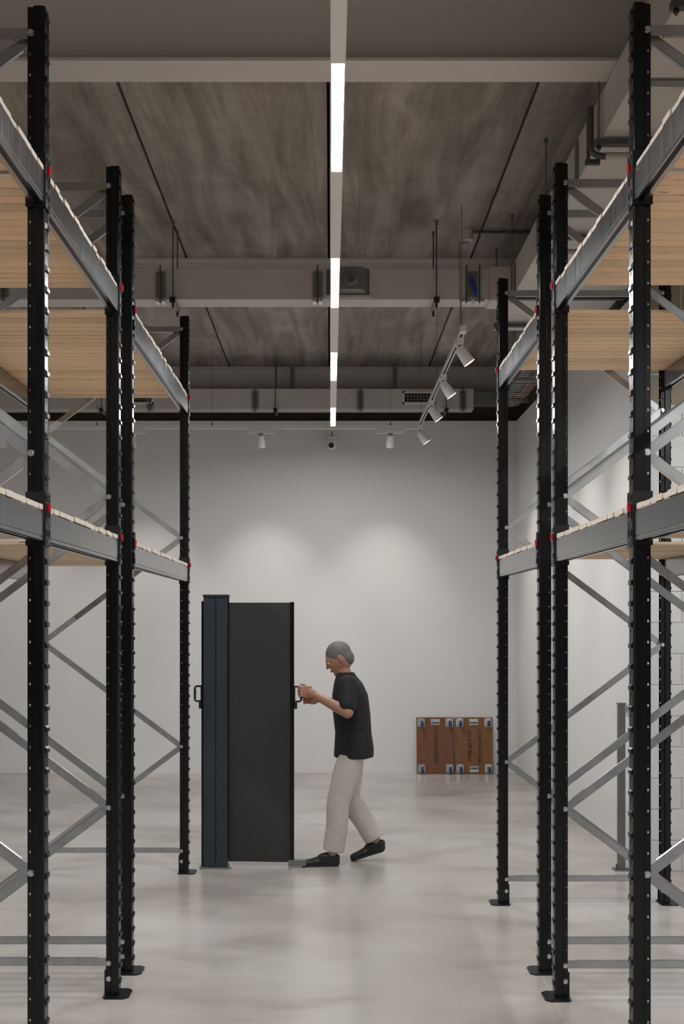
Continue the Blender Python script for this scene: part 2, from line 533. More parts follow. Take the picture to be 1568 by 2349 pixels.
d3 = thing('air_duct', 'far air duct with louvred grilles just above the end wall', 'duct', (0, 0, 0))
MB().box(XL + .2, 1.665, 13.36, 13.57, DZ0, DZ1).obj('duct_body', 'duct', d3, bevel=.004)
for k in range(-4, 3):
    duct_joint(d3, .349 + 1.22 * k - (.03 if k == 1 else 0), 13.36)
MB().box(1.665, 2.15, 13.40, 13.54, DZ0 + .06, DZ1 - .03).obj('spur_duct', 'grey_metal', d3)
for gx in (1.03, -2.24):
    g = MB()
    for a in (0, 1):
        g.box(gx - .19, gx + .19, 13.345, 13.36, DZ0 + (.06 if a == 0 else .185), DZ0 + (.08 if a == 0 else .205))
        g.box(gx + (-.19 if a == 0 else .17), gx + (-.17 if a == 0 else .19), 13.345, 13.36, DZ0 + .06, DZ0 + .205)
    go = g.obj('grille_frame', 'tape', d3)
    MB().box(gx - .17, gx + .17, 13.356, 13.3605, DZ0 + .08, DZ0 + .185).obj('grille_back', 'black', go)
    for q in range(1, 9):
        MB().box(gx - .17 + q * .0378 - .004, gx - .17 + q * .0378 + .004, 13.347, 13.356, DZ0 + .08, DZ0 + .185).obj('grille_slat', 'grey_metal', go)
    for q in range(1, 3):
        MB().box(gx - .17, gx + .17, 13.349, 13.357, DZ0 + .08 + q * .035 - .003, DZ0 + .08 + q * .035 + .003).obj('grille_slat', 'grey_metal', go)

dm = thing('air_duct', 'wide main air duct running above the right racks', 'duct', (0, 0, 0))
MB().box(1.385, 2.20, 1.6, 9.75, DZ0, DZ1).obj('duct_body', 'duct', dm, bevel=.004)
for yy in (2.85, 4.05, 5.25, 6.45, 7.65, 8.62):
    MB().box(1.376, 2.21, yy - .03, yy + .03, DZ0 - .012, DZ0 + .001).obj('joint_bar', 'grey_metal', dm)
    MB().box(1.374, 1.387, yy - .03, yy + .03, DZ0 + .01, DZ1 - .02).obj('joint_bar', 'grey_metal', dm)
    for xx in (1.50, 1.75, 2.0):
        for s in (-1, 1):
            MB().box(xx - .06, xx + .06, yy + s * .055 - .004, yy + s * .055 + .004, DZ0 - .0015, DZ0).obj('tape_strip', 'tape', dm)

def trapeze(y, label):
    t = thing('duct_hanger', label, 'hanger', (0, y, 0), group='hangers under the main duct')
    MB().box(1.345, 2.235, -.02, .02, DZ0 - .041, DZ0 - .0125).obj('strut', 'dark_metal', t)
    for x in (1.367, 2.218):
        r = MB().tube([(x, 0, DZ0 - .07), (x, 0, CEIL)], .0055, 6).obj('threaded_rod', 'grey_metal', t)
        MB().tube([(x, 0, DZ0 - .058), (x, 0, DZ0 - .042)], .012, 6).obj('nut', 'black', r)
        MB().tube([(x, 0, CEIL - .03), (x, 0, CEIL)], .013, 8).obj('anchor', 'grey_metal', r)
trapeze(4.55, 'dark strut hanger under the main duct at the top right corner of the picture')
trapeze(5.86, 'dark strut hanger under the main duct beside the lettered pipe')
trapeze(7.30, 'dark strut hanger under the main duct, rod above the inner right post')
trapeze(8.67, 'dark strut hanger under the main duct, beside the duct branch')
trapeze(9.47, 'dark strut hanger under the far end of the main duct')

pp = thing('pipe', 'grey pipe with white lettering turning up beside the main duct', 'pipe', (0, 5.95, 0))
MB().tube([(2.2, 0, EYE + 2.405), (1.42, 0, EYE + 2.405)], .021, 12).obj('pipe_run', 'duct', pp, smooth=True)
MB().tube([(1.42, 0, EYE + 2.405), (1.38, 0, EYE + 2.41), (1.35, 0, EYE + 2.43), (1.345, 0, EYE + 2.47), (1.345, 0, EYE + 2.66)], .017, 12).obj('pipe_riser', 'dark_metal', pp, smooth=True)
MB().box(1.325, 1.40, .02, .045, EYE + 2.375, EYE + 2.40).obj('pipe_bracket', 'dark_metal', pp)
MB().box(1.33, 1.345, .01, .03, EYE + 2.375, EYE + 2.67).obj('pipe_bracket', 'dark_metal', pp)

def text_mesh(name, body, size, extrude=.0006, offset=0.0):
    cu = bpy.data.curves.new(name, 'FONT')
    cu.body = body; cu.size = size; cu.extrude = extrude; cu.offset = offset
    cu.align_x = 'CENTER'; cu.align_y = 'CENTER'; cu.resolution_u = 2
    to = bpy.data.objects.new(name, cu); COL.objects.link(to)
    dg = bpy.context.evaluated_depsgraph_get()
    me = bpy.data.meshes.new_from_object(to.evaluated_get(dg))
    bpy.data.objects.remove(to, do_unlink=True)
    return me
tm = text_mesh('lettering', 'Tiorece IT', .024); tm.materials.append(M['white_print'])
link('lettering', tm, pp, (1.50, -.0195, EYE + 2.397), (math.radians(75), 0, 0))

# hangers of the two cross ducts
def drop_hanger(x, y0, y1, z, label):
    t = thing('duct_hanger', label, 'hanger', (x, y0, 0), group='rod hangers under the cross ducts')
    dy = y1 - y0
    MB().box(-.016, .016, -.02, dy + .02, z - .03, z - .002).obj('strut', 'grey_metal', t)
    for yy in (0, dy):
        r = MB().tube([(0, yy, z - .07), (0, yy, CEIL)], .0055, 6).obj('threaded_rod', 'dark_metal', t)
        MB().tube([(0, yy, CEIL - .035), (0, yy, CEIL)], .013, 8).obj('anchor', 'grey_metal', r)
        MB().tube([(0, yy, z - .065), (0, yy, z - .03)], .009, 6).obj('nut', 'black', r)
    MB().box(-.021, .021, -.036, -.020, z - .036, z + .006).obj('end_cap', 'black', t)
drop_hanger(-1.20, 8.785, 9.045, DZ0, 'rod hanger with black end cap under the middle duct, left of the strip light')
drop_hanger(.81, 8.785, 9.045, DZ0, 'rod hanger with black end cap under the middle duct, right of the strip light')
drop_hanger(-.635, 13.335, 13.595, DZ0, 'rod hanger with black end cap under the far duct, left of the strip light')
drop_hanger(1.345, 13.335, 13.595, DZ0, 'rod hanger with black end cap under the far duct, right of the sloping track')
drop_hanger(-2.65, 13.335, 13.595, DZ0, 'rod hanger with black end cap under the far duct, seen through the left rack')

for i, (x, lb) in enumerate(((-.45, 'flat steel strap in front of the furthest beam, left of the strip light'),
                             (.77, 'flat steel strap in front of the furthest beam, right of the strip light'))):
    st = thing('hanging_strap', lb, 'strap', (x, 13.70, 0), group='straps at the furthest beam')
    MB().box(-.028, .028, -.004, .004, DZ1 - .02, CEIL).obj('strap_plate', 'grey_metal', st)
    MB().box(-.04, .04, -.02, .02, CEIL - .012, CEIL).obj('strap_foot', 'grey_metal', st)

# ceiling junction box with conduit
jb = thing('junction_box', 'round grey ceiling box with a conduit running to the right', 'box', (1.085, 9.0, CEIL - .001))
MB().tube([(0, 0, 0), (0, 0, -.075)], .034, 20).obj('box_body', 'duct', jb, smooth=True)
MB().tube([(0, 0, -.075), (0, 0, -.082)], .030, 20).obj('box_lid', 'tape', jb, smooth=True)
MB().tube([(.03, 0, -.018), (1.2, 0, -.018)], .011, 8).obj('conduit', 'dark_metal', jb, smooth=True)
MB().tube([(.0, -.0, -.082), (-.01, -.01, -.10), (-.05, -.03, -.11), (-.085, -.10, -.13), (-.10, -.20, -.2), (-.105, -.27, -.34), (-.11, -.36, -.62), (-.115, -.45, -.90)], .004, 6).obj('cable', 'grey_metal', jb)

# wire basket tray with cables
ct = thing('cable_tray', 'wire basket cable tray with orange cables high on the right', 'tray', (0, 0, EYE + 2.50))
for x in (1.92, 2.0, 2.09, 2.17):
    MB().tube([(x, 10.2, 0), (x, 13.3, 0)], .003, 5).obj('tray_wire', 'chrome', ct)
for x in (1.92, 2.17):
    MB().tube([(x, 10.2, .05), (x, 13.3, .05)], .003, 5).obj('tray_wire', 'chrome', ct)
yy = 10.2
while yy < 13.3:
    MB().tube([(1.92, yy, .05), (1.92, yy, -.003), (2.17, yy, -.003), (2.17, yy, .05)], .003, 5).obj('tray_wire', 'chrome', ct)
    yy += .1
for q in range(3):
    MB().tube([(2.10 + .022 * q, 10.2, .012), (2.09 + .026 * q, 11.6, .012), (2.105 + .02 * q, 13.3, .012)], .008, 6).obj('cable', 'orange' if q != 1 else 'dark_metal', ct)
for yy in (10.6, 11.75, 12.9):
    MB().box(1.86, 2.22, yy - .02, yy + .02, -.045, -.008).obj('strut', 'galv', ct)
    MB().tube([(1.88, yy, -.06), (1.88, yy, CEIL - EYE - 2.502)], .005, 6).obj('threaded_rod', 'grey_metal', ct)

# ------------------------------------------------------------------ lighting track and spotlights
TZ = EYE + 2.105
tx = thing('light_track', 'thin white lighting track along the end wall', 'track', (0, 12.58, TZ))
MB().box(XL + .3, .965, -.017, .017, 0, .036).obj('track_rail', 'white_metal', tx)
for x in (-3.9, -2.55, -1.29, .657):
    MB().tube([(x, 0, .036), (x, 0, CEIL - TZ - .002)], .002, 6).obj('suspension_wire', 'dark_metal', tx)
    MB().tube([(x, 0, .036), (x, 0, .07)], .007, 6).obj('wire_grip', 'dark_metal', tx)
ty = thing('light_track', 'white lighting track running from the end wall towards the viewer', 'track', (.965, 0, TZ))
for s in (-1, 1):
    MB().box(s * .017, s * .009, 8.38, 12.56, 0, .036).obj('track_rail', 'white_metal', ty)
MB().box(-.009, .009, 8.38, 12.56, .012, .036).obj('track_channel', 'black', ty)
MB().box(-.021, .021, 8.32, 8.42, -.003, .04).obj('track_end_feed', 'white_metal', ty)
for yy in (8.45, 10.4, 12.2):
    MB().tube([(0, yy, .036), (0, yy, CEIL - TZ - .002)], .002, 6).obj('suspension_wire', 'dark_metal', ty)
    MB().tube([(0, yy, .036), (0, yy, .07)], .007, 6).obj('wire_grip', 'dark_metal', ty)

def spotlight(loc, aim, along_x, label, watts, group):
    """adapter clipped in the track, short neck, cylindrical head"""
    t = thing('track_spotlight', label, 'spotlight', loc, group=group)
    if along_x:
        MB().box(-.15, .15, -.02, .02, -.048, 0).obj('adapter', 'white_metal', t)
    else:
        MB().box(-.024, .024, -.06, .06, -.045, 0).obj('adapter', 'white_metal', t)
    MB().tube([(0, 0, -.045), (0, 0, -.075)], .013, 10).obj('neck', 'grey_metal', t)
    a = Vector(aim).normalized()
    c = Vector((0, 0, -.075))
    p0 = c - a * .015; p1 = c + a * .125
    hd = MB().tube([p0, p0 + a * .004, p1], 0, 24, caps=False, radii=[.030, .036, .047]).add([], []).obj('head', 'white_metal', t, smooth=True)
    MB().tube([p0, p0 + a * .002], .030, 24).obj('head_cap', 'white_metal', t)
    MB().tube([p1 - a * .012, p1 - a * .010], .044, 24).obj('lens', 'lens', t)
    ld = bpy.data.lights.new('spot', 'SPOT')
    ld.energy = watts; ld.spot_size = math.radians(64); ld.spot_blend = 1.0
    ld.shadow_soft_size = .04; ld.color = (1.0, .91, .83)
    lo = bpy.data.objects.new('spot_beam', ld); COL.objects.link(lo)
    lo.parent = t; lo.location = p1 + a * .004
    lo.rotation_euler = a.to_track_quat('-Z', 'Y').to_euler()
for x, lb in ((-3.59, 'white spotlight hanging from the end wall track, leftmost, behind the left racks'),
              (-2.17, 'white spotlight hanging from the end wall track, behind the inner left posts'),
              (-.757, 'white spotlight hanging from the end wall track, left of the strip light'),
              (.657, 'white spotlight hanging from the end wall track, right of the strip light')):
    spotlight((x, 12.58, TZ), (0, .52, -1), True, lb, SPOT_BACK, 'spotlights on the end wall track')
for y, lb in ((8.58, 'white spotlight on the sloping track, nearest the viewer'),
              (9.83, 'white spotlight on the sloping track, second from the viewer'),
              (10.98, 'white spotlight on the sloping track, third from the viewer'),
              (12.38, 'white spotlight on the sloping track, furthest from the viewer')):
    spotlight((.965, y, TZ), (.72, 0, -1), False, lb, SPOT_SIDE, 'spotlights on the sloping track')

# security camera on the end wall
sc = thing('security_camera', 'small white security camera with black lens on the end wall under the strip light', 'camera', (.02, 13.60, EYE + 2.09))
MB().box(-.012, .012, .02, .13, .085, .105).obj('wall_arm', 'grey_metal', sc)
MB().tube([(0, 0, .09), (0, 0, .05)], .047, 20).obj('mount', 'white_metal', sc, smooth=True)
MB().tube([(0, 0, .05), (0, 0, .035), (0, 0, .03)], 0, 20, radii=[.055, .062, .058]).obj('collar', 'white_metal', sc, smooth=True)
MB().sphere((0, 0, -.005), (.054, .054, .058), 20, 12).obj('dome', 'white_metal', sc, smooth=True)
MB().tube([(-.008, -.035, -.012), (-.008, -.057, -.015)], .032, 20).obj('lens', 'black', sc, smooth=True)
MB().tube([(0, .0, .09), (0, 0, .16)], .006, 6).obj('cable', 'dark_metal', sc)

# switch plate on the side wall
sw = thing('switch_plate', 'grey switch plate with four black buttons on the right side wall', 'switch', (WALL_X, 8.57, 1.15))
MB().box(-.012, 0, -.045, .045, -.045, .045).obj('plate', 'duct', sw, bevel=.003)
for k in range(4):
    MB().tube([(-.011, 0, .022 - .013 * k), (-.018, 0, .022 - .013 * k)], .005, 10).obj('button', 'black', sw)

# ------------------------------------------------------------------ pallet racks
H_UP, DEPTH, UW = 4.0, 1.10, 0.064
PITCH = .075

def cell(mb, P, u0, u1, z0, z1, hole, n=8):
    """rectangle with a hole in the middle; P(u,z) gives the 3-D point"""
    uc, zc = (u0 + u1) / 2, (z0 + z1) / 2
    ru, rz = hole
    outer = [(u0, z0), (uc, z0), (u1, z0), (u1, zc), (u1, z1), (uc, z1), (u0, z1), (u0, zc)]
    inner = []
    for k in range(8):
        a = math.radians(225 + 45 * k)
        inner.append((uc + ru * math.cos(a), zc + rz * math.sin(a)))
    vs = [P(*q) for q in outer] + [P(*q) for q in inner]
    fs = [(k, (k + 1) % 8, 8 + (k + 1) % 8, 8 + k) for k in range(8)]
    mb.add(vs, fs)

def upright_mesh(s):
    """open steel section; x = s*u where u grows away from the rack's outer face"""
    mb = MB()
    N = int(H_UP / PITCH)
    N -= 1
    z_base = .0445            # hole rows fall on the bolt heights
    z_top = z_base + N * PITCH
    f_base, f_n = .0095, N + 1
    f_top = f_base + f_n * PITCH
    def strip_plain(a, b, z0=0.012, z1=H_UP):
        (ua, ya), (ub, yb) = a, b
        mb.add([(s * ua, ya, z0), (s * ub, yb, z0), (s * ub, yb, z1), (s * ua, ya, z1)], [(0, 1, 2, 3)])
    # both sides
    for m in (0, 1):
        Y = (lambda y: y) if m == 0 else (lambda y: UW - y)
        strip_plain((0.0, Y(.005)), (.005, Y(0)))
        strip_plain((.005, Y(0)), (.036, Y(0)))
        strip_plain((.036, Y(0)), (.040, Y(.011)))
        yf = Y(.011)
        strip_plain((.040, yf), (.062, yf), .012, z_base)
        strip_plain((.040, yf), (.062, yf), z_top, H_UP)
        for k in range(N):
            cell(mb, lambda u, z: (s * u, yf, z), .040, .062, z_base + k * PITCH, z_base + (k + 1) * PITCH, (.0052, .0052))
    # outer face with slots
    strip_plain((0, .005), (0, UW - .005), f_top, H_UP)
    for k in range(f_n):
        cell(mb, lambda u, z: (0, u, z), .005, UW - .005, f_base + k * PITCH, f_base + (k + 1) * PITCH, (.004, .009))
    me_mb = mb.mesh('u', None, merge=True)
    bm = bmesh.new(); bm.from_mesh(me_mb)
    bmesh.ops.recalc_face_normals(bm, faces=bm.faces)
    bmesh.ops.solidify(bm, geom=bm.faces[:], thickness=.0018)
    # pressed tabs standing out of the outer face
    tb = MB()
    for k in range(f_n):
        zc = .071 + k * PITCH
        x0, x1 = s * .001, -s * .008
        y0, y1 = .010, UW - .010
        vs = [(x0, y0, zc - .012), (x0, y1, zc - .012), (x0, y1, zc + .012), (x0, y0, zc + .012),
              (x1, y0 + .004, zc - .010), (x1, y1 - .004, zc - .010), (x1, y1 - .004, zc + .004), (x1, y0 + .004, zc + .004)]
        tb.add(vs, [(0, 1, 5, 4), (1, 2, 6, 5), (2, 3, 7, 6), (3, 0, 4, 7), (4, 5, 6, 7)])
    base = [bm.verts.new(v) for v in tb.v]
    for f in tb.f:
        bm.faces.new([base[i] for i in f])
    bmesh.ops.recalc_face_normals(bm, faces=bm.faces)
    me = bpy.data.meshes.new('upright')
    bm.to_mesh(me); bm.free()
    bpy.data.meshes.remove(me_mb)
    me.materials.append(M['black_steel'])
    return me

def foot_mesh(s):
    mb = MB()
    pts = [(-.030, -.045), (-.052, -.02), (-.052, UW + .02), (-.030, UW + .045), (.060, UW + .045), (.072, UW + .03), (.072, -.03), (.060, -.045)]
    n = len(pts)
    vs = [(s * u, y, 0) for u, y in pts] + [(s * u, y, .006) for u, y in pts]
    mb.add(vs, [tuple(range(n - 1, -1, -1)), tuple(range(n, 2 * n))] + [(k, (k + 1) % n, n + (k + 1) % n, n + k) for k in range(n)])
    mb.box(s * .044, s * .071, .013, .016, .006, .125)
    mb.box(s * .044, s * .071, UW - .016, UW - .013, .006, .125)
    return mb.mesh('foot_plate', 'plate_steel')

def bolt_mesh():
    mb = MB()
    mb.tube([(0, .002, 0), (0, -.002, 0)], .0125, 12)
    mb.tube([(0, -.002, 0), (0, -.010, 0)], .0105, 6)
    return mb.mesh('bolt', 'chrome')
UPR = {s: upright_mesh(s) for s in (-1, 1)}
FOOT = {s: foot_mesh(s) for s in (-1, 1)}
BOLT = bolt_mesh()
NODES_A = (3.907, 2.407, .907)
NODES_B = (3.157, 1.657, .157)

def brace_mesh(p, q, back):
    """cold rolled channel between two bolt points given as (x,z)"""
    p3, q3 = Vector((p[0], 0, p[1])), Vector((q[0], 0, q[1]))
    d = (q3 - p3).normalized()
    n = Vector((0, 1, 0)).cross(d).normalized()
    if n.z < 0: n = -n
    yw = Vector((0, 1, 0))
    c = (p3 + q3) / 2; L = (q3 - p3).length / 2 + .016
    w, t, dp = .019, .0009, .016
    mb = MB()
    y0 = .0140 if not back else .0335
    # web, then two flanges; ends pressed flat so the flanges stop short
    mb.obox(c + yw * (y0 + t), d, yw, n, L, t, w)
    for s in (-1, 1):
        mb.obox(c + yw * (y0 + dp / 2) + n * s * (w - t), d, yw, n, L - .075, dp / 2, t)
        mb.obox(c + yw * (y0 + dp) + n * s * (w - .005), d, yw, n, L - .075, t, .005)
    return mb.mesh('brace', 'galv')

def beam_mesh(s, L):
    h = .112
    prof = [(0, .019), (.0015, .017), (.0015, .013), (0, .011), (0, .004), (.004, 0), (.011, 0), (.011, .016), (.030, .016), (.030, 0), (.047, 0), (.050, .004),
            (.050, h - .003), (.047, h), (.005, h), (0, h - .005)]
    return MB().extrude_y([(s * u, z) for u, z in prof], 0, L).mesh('beam', 'beam_steel')

def connector_mesh(s, far):
    """end plate hooked on the upright; far=True sits on the viewer's side of the next upright"""
    mb = MB()
    z0, z1 = -.014, .178
    if far:   # occupies y from -.004 to 0 relative to that upright's near side
        mb.box(s * -.003, s * .066, -.004, -.0005, z0, z1)
        mb.box(s * -.0065, s * -.003, -.004, .030, z0, z1)
    else:
        mb.box(s * -.003, s * .066, UW + .0005, UW + .004, z0, z1)
        mb.box(s * -.0065, s * -.003, UW - .030, UW + .004, z0, z1)
    # hook tongues on the outer flange
    for zz in (.02, .085, .145):
        yc = .016 if far else UW - .016
        mb.box(s * -.0095, s * -.0065, yc - .007, yc + .007, zz, zz + .022)
    return mb.mesh('end_plate', 'plate_steel')

def clip_mesh(s):
    mb = MB()
    x0, x1 = s * -.006, s * -.017
    mb.box(x0, x1, -.008, .008, -.016, -.010)
    mb.box(x0, x1, -.008, .008, .010, .016)
    mb.box(x0, x1, -.008, -.003, -.010, .010)
    mb.box(x0, x1, .003, .008, -.010, .010)
    mb.box(x0, s * -.012, -.003, .003, -.010, .010)
    return mb.mesh('locking_clip', 'red', bevel=.0012)
CONN = {(s, f): connector_mesh(s, f) for s in (-1, 1) for f in (False, True)}
CLIP = {s: clip_mesh(s) for s in (-1, 1)}
LEVELS = (2.090, 3.296)
bb = MB()
bp = [(-.5, .26), (-.455, 0), (.455, 0), (.5, .26), (.5, 1), (-.5, 1)]     # eased lower edges
bb.add([(-.5, y, z) for y, z in bp] + [(.5, y, z) for y, z in bp],
       [tuple(range(6)), tuple(range(11, 5, -1))] + [(k, (k + 1) % 6, 6 + (k + 1) % 6, 6 + k) for k in range(6)])
BOARD = bb.mesh('deck_board', 'pine')
BOARD.materials.append(M['pine_end'])
for p_ in BOARD.polygons:
    if abs(p_.normal.x) > .9: p_.material_index = 1
brace_cache = {}
beam_cache = {}

def rack(side, x_face, ys, label):
    """side -1: rack left of the aisle, +1: right. ys: near plane of each frame."""
    s = side
    root = thing('pallet_rack', label, 'rack', (x_face, ys[0], 0))
    xr = s * DEPTH
    for fi, yf in enumerate(ys):
        y = yf - ys[0]
        # uprights
        ups = []
        for (x, so, nodes) in ((0, s, NODES_A), (xr, -s, NODES_B)):
            u = link('upright', UPR[so], root, (x, y, 0))
            f = link('foot_plate', FOOT[so], u)
            zs = list(nodes) + [.082] + ([.157] if so == s else [3.907])
            for zz in zs:
                link('bolt', BOLT, u, (so * .050, .0105, zz))
        # braces
        def P(front, z): return (s * .050 if front else xr - s * .050, z)
        segs = [(P(True, 3.907), P(False, 3.907), False), (P(True, .157), P(False, .157), True),
                (P(True, 3.907), P(False, 3.157), True), (P(False, 3.157), P(True, 2.407), False),
                (P(True, 2.407), P(False, 1.657), True), (P(False, 1.657), P(True, .907), False),
                (P(True, .907), P(False, .157), True)]
        for k, sg in enumerate(segs):
            if (s, k) not in brace_cache:
                brace_cache[(s, k)] = brace_mesh(*sg)
            link('brace', brace_cache[(s, k)], root, (0, y, 0))
    # beams and decks
    for bi in range(len(ys) - 1):
        y0 = ys[bi] - ys[0] + UW + .004
        y1 = ys[bi + 1] - ys[0] - .004
        L = y1 - y0
        for li, zb in enumerate(LEVELS):
            for (x, so) in ((0, s), (xr, -s)):
                key = (so, round(L, 3))
                if key not in beam_cache:
                    beam_cache[key] = beam_mesh(so, L)
                b = link('beam', beam_cache[key], root, (x, y0, zb))
                link('end_plate', CONN[(so, False)], b, (0, -UW - .004, 0))
                link('end_plate', CONN[(so, True)], b, (0, L + .004, 0))
                c = link('locking_clip', CLIP[so], b, (0, L + .004 + .026, .122)); c['label'] = 'red locking clip'
                if bi == 0:
                    c = link('locking_clip', CLIP[so], b, (0, -.030, .122)); c['label'] = 'red locking clip'
            # deck boards
            a = y0 + .002
            while a < y1 - .02:
                w = random.choice((.070, .085, .085, .095, .095))
                if y1 - a - w < .05: w = y1 - a - .002
                g = random.choice((.003, .004, .005, .007, .010))
                t = random.choice((.018, .019, .020, .021))
                e0 = random.uniform(-.002, .007); e1 = random.uniform(.0, .010)
                ln = DEPTH - e0 - e1
                link('deck_board', BOARD, root, (s * (e0 + ln / 2), a + w / 2, zb + .1125), (0, 0, 0), (ln, w - g, t))
                a += w
    return root

rack(-1, -1.018, (2.66, 4.099, 5.541), 'black and galvanised pallet rack left of the aisle, nearest the viewer')
rack(-1, -1.018, (5.913, 8.258), 'long-bay pallet rack left of the aisle, beside the dark pull-out screen')
rack(1, 1.075, (2.64, 4.076, 5.501), 'black and galvanised pallet rack right of the aisle, nearest the viewer')
rack(1, 1.075, (5.913, 7.351), 'short pallet rack right of the aisle, in front of the leaning dollies')

# ------------------------------------------------------------------ grey post by the side wall
gp = thing('guard_post', 'slim grey square post on a base plate by the right side wall', 'post', (2.115, 8.37, 0))
MB().box(-.025, .025, -.025, .025, .008, 1.21).obj('post_tube', 'post_grey', gp, bevel=.003)
MB().box(-.028, .028, -.028, .028, 1.205, 1.215).obj('post_cap', 'post_grey', gp)
MB().box(-.055, .055, -.05, .05, 0, .008).obj('base_plate', 'post_grey', gp)
for sx in (-1, 1):
    MB().tube([(sx * .042, -.03, .008), (sx * .042, -.03, .05 if sx < 0 else .018)], .006, 6).obj('anchor_bolt', 'dark_metal', gp)

# ------------------------------------------------------------------ two dollies leaning on the end wall
def lying_text(body, size, mat='lettering'):
    me = text_mesh('lettering', body, size, .0003, size * .012)
    me.materials.append(M[mat]); return me
def dolly(x0, x1, mat, texts, handles, label, worn=False):
    w, h, t = x1 - x0, .668, .018
    lean = math.atan2(.062, h)
    root = thing('dolly', label, 'dolly', ((x0 + x1) / 2, WALL_Y - .085, 0), (-lean, 0, 0), group='dollies against the end wall')
    MB().box(-w / 2, w / 2, 0, t, .004, h).obj('deck', mat, root, bevel=.004)
    for cx in (-1, 1):
        for cz in (0, 1):
            px = cx * (w / 2 - .055); pz = .062 if cz == 0 else h - .062
            pl = MB().box(px - .042, px + .042, -.005, 0, pz - .052, pz + .052).obj('caster_plate', 'chrome', root)
            for bx in (-1, 1):
                for bz in (-1, 1):
                    MB().tube([(px + bx * .032, -.004, pz + bz * .04), (px + bx * .032, -.010, pz + bz * .04)], .006, 6).obj('bolt', 'dark_metal', pl)
            q = px + .008
            MB().tube([(q, -.005, pz), (q, -.018, pz)], .024, 14).obj('swivel', 'chrome', pl, smooth=True)
            for fx in (-1, 1):
                MB().box(q + fx * .019 - .0015, q + fx * .019 + .0015, -.075, -.012, pz - .03, pz + .02).obj('fork', 'chrome', pl)
            MB().tube([(q - .015, -.075, pz - .012), (q - .012, -.075, pz - .012), (q + .012, -.075, pz - .012), (q + .015, -.075, pz - .012)], 0, 22,
                      radii=[.030, .036, .036, .030]).obj('wheel', 'blue', pl, smooth=True)
    for hz in handles:
        zc = h - .055 if hz else .055
        sg = -1 if hz else 1
        hp = MB().box(-.052, .052, -.004, 0, zc - .036, zc + .036).obj('handle_plate', 'chrome', root)
        MB().box(-.046, .046, -.028, -.004, zc + sg * .012 - .012, zc + sg * .012 + .012).obj('handle_loop', 'grey_metal', hp, bevel=.004)
        MB().box(-.034, .034, -.030, -.024, zc + sg * .004 - .004, zc + sg * .004 + .004).obj('handle_slot', 'dark_gap', hp)
    for (tx_, tz, body, size) in texts:
        link('lettering', lying_text(body, size), root, (tx_, -.0008, tz), (math.radians(90), math.radians(90), 0))
    return root
dolly(1.026, 1.470, 'ply_red', [(0.005, .335, 'CONSTANTINE', .060)], (1,), 'reddish plywood dolly marked CONSTANTINE leaning on the end wall')
dolly(1.484, 1.930, 'ply_tan', [(.065, .33, 'CONSTANTINE', .058), (-.055, .335, '350 KGS MAX', .062)], (0, 1),
      'browner plywood dolly marked 350 KGS MAX leaning on the end wall')

# ------------------------------------------------------------------ pull-out screen
SX, SY = -.837, 8.47
ps = thing('pull_out_screen', 'navy cassette stand with a charcoal fabric screen pulled out to the right', 'screen', (SX, SY, 0))
def rbox(mb, *a): return mb.box(*a)
MB().box(-.089, -.004, -.060, .06, .012, 1.985).obj('cassette', 'navy', ps, bevel=.005)
MB().box(.0, .085, -.060, .06, .012, 1.985).obj('cassette', 'navy', ps, bevel=.005)
MB().box(-.005, .001, -.055, .055, .012, 1.985).obj('cassette_seam', 'black', ps)
MB().box(-.107, -.089, -.03, .055, .012, 1.955).obj('back_rail', 'black_steel', ps)
MB().box(-.094, .096, -.066, .066, 1.985, 2.003).obj('top_cap', 'navy', ps, bevel=.003)
MB().box(.085, .094, -.02, .02, .06, 1.985).obj('guide_rail', 'black_steel', ps)
MB().box(-.115, .10, -.075, .075, 0, .012).obj('base_plate', 'grey_metal', ps)
ltc = MB().tube([(.105, -.06, .014), (.105, .0, .014)], .012, 10).obj('floor_latch', 'chrome', ps, smooth=True)
# fabric with a slight sag and diagonal crease, given thickness
fb = MB()
fx0, fx1, NX, NZ = .088, .548, 12, 30
def fab(i, k, y):
    u, v = i / NX, k / NZ
    yy = .010 * math.sin(u * 3.1) * math.sin(v * 3.14) + .005 * math.sin(6 * (u + v * 1.5)) * (1 - v) + y
    return (fx0 + (fx1 - fx0) * u, yy, .040 + (1.945 - .040) * v - .004 * u * (1 - v))
for yo in (-.0012, .0012):
    vs = [fab(i, k, yo) for k in range(NZ + 1) for i in range(NX + 1)]
    fb.add(vs, [(k * (NX + 1) + i, k * (NX + 1) + i + 1, (k + 1) * (NX + 1) + i + 1, (k + 1) * (NX + 1) + i) for k in range(NZ) for i in range(NX)])
fbo = fb.mesh('screen_fabric', 'mesh_fabric')
for p_ in fbo.polygons: p_.use_smooth = True
link('screen_fabric', fbo, ps)
pb = MB().box(.545, .572, -.022, .022, .035, 1.95).obj('pull_bar', 'black_steel', ps, bevel=.004)
MB().box(.53, .66, -.03, .03, .012, .055).obj('pull_bar_foot', 'grey_metal', pb)
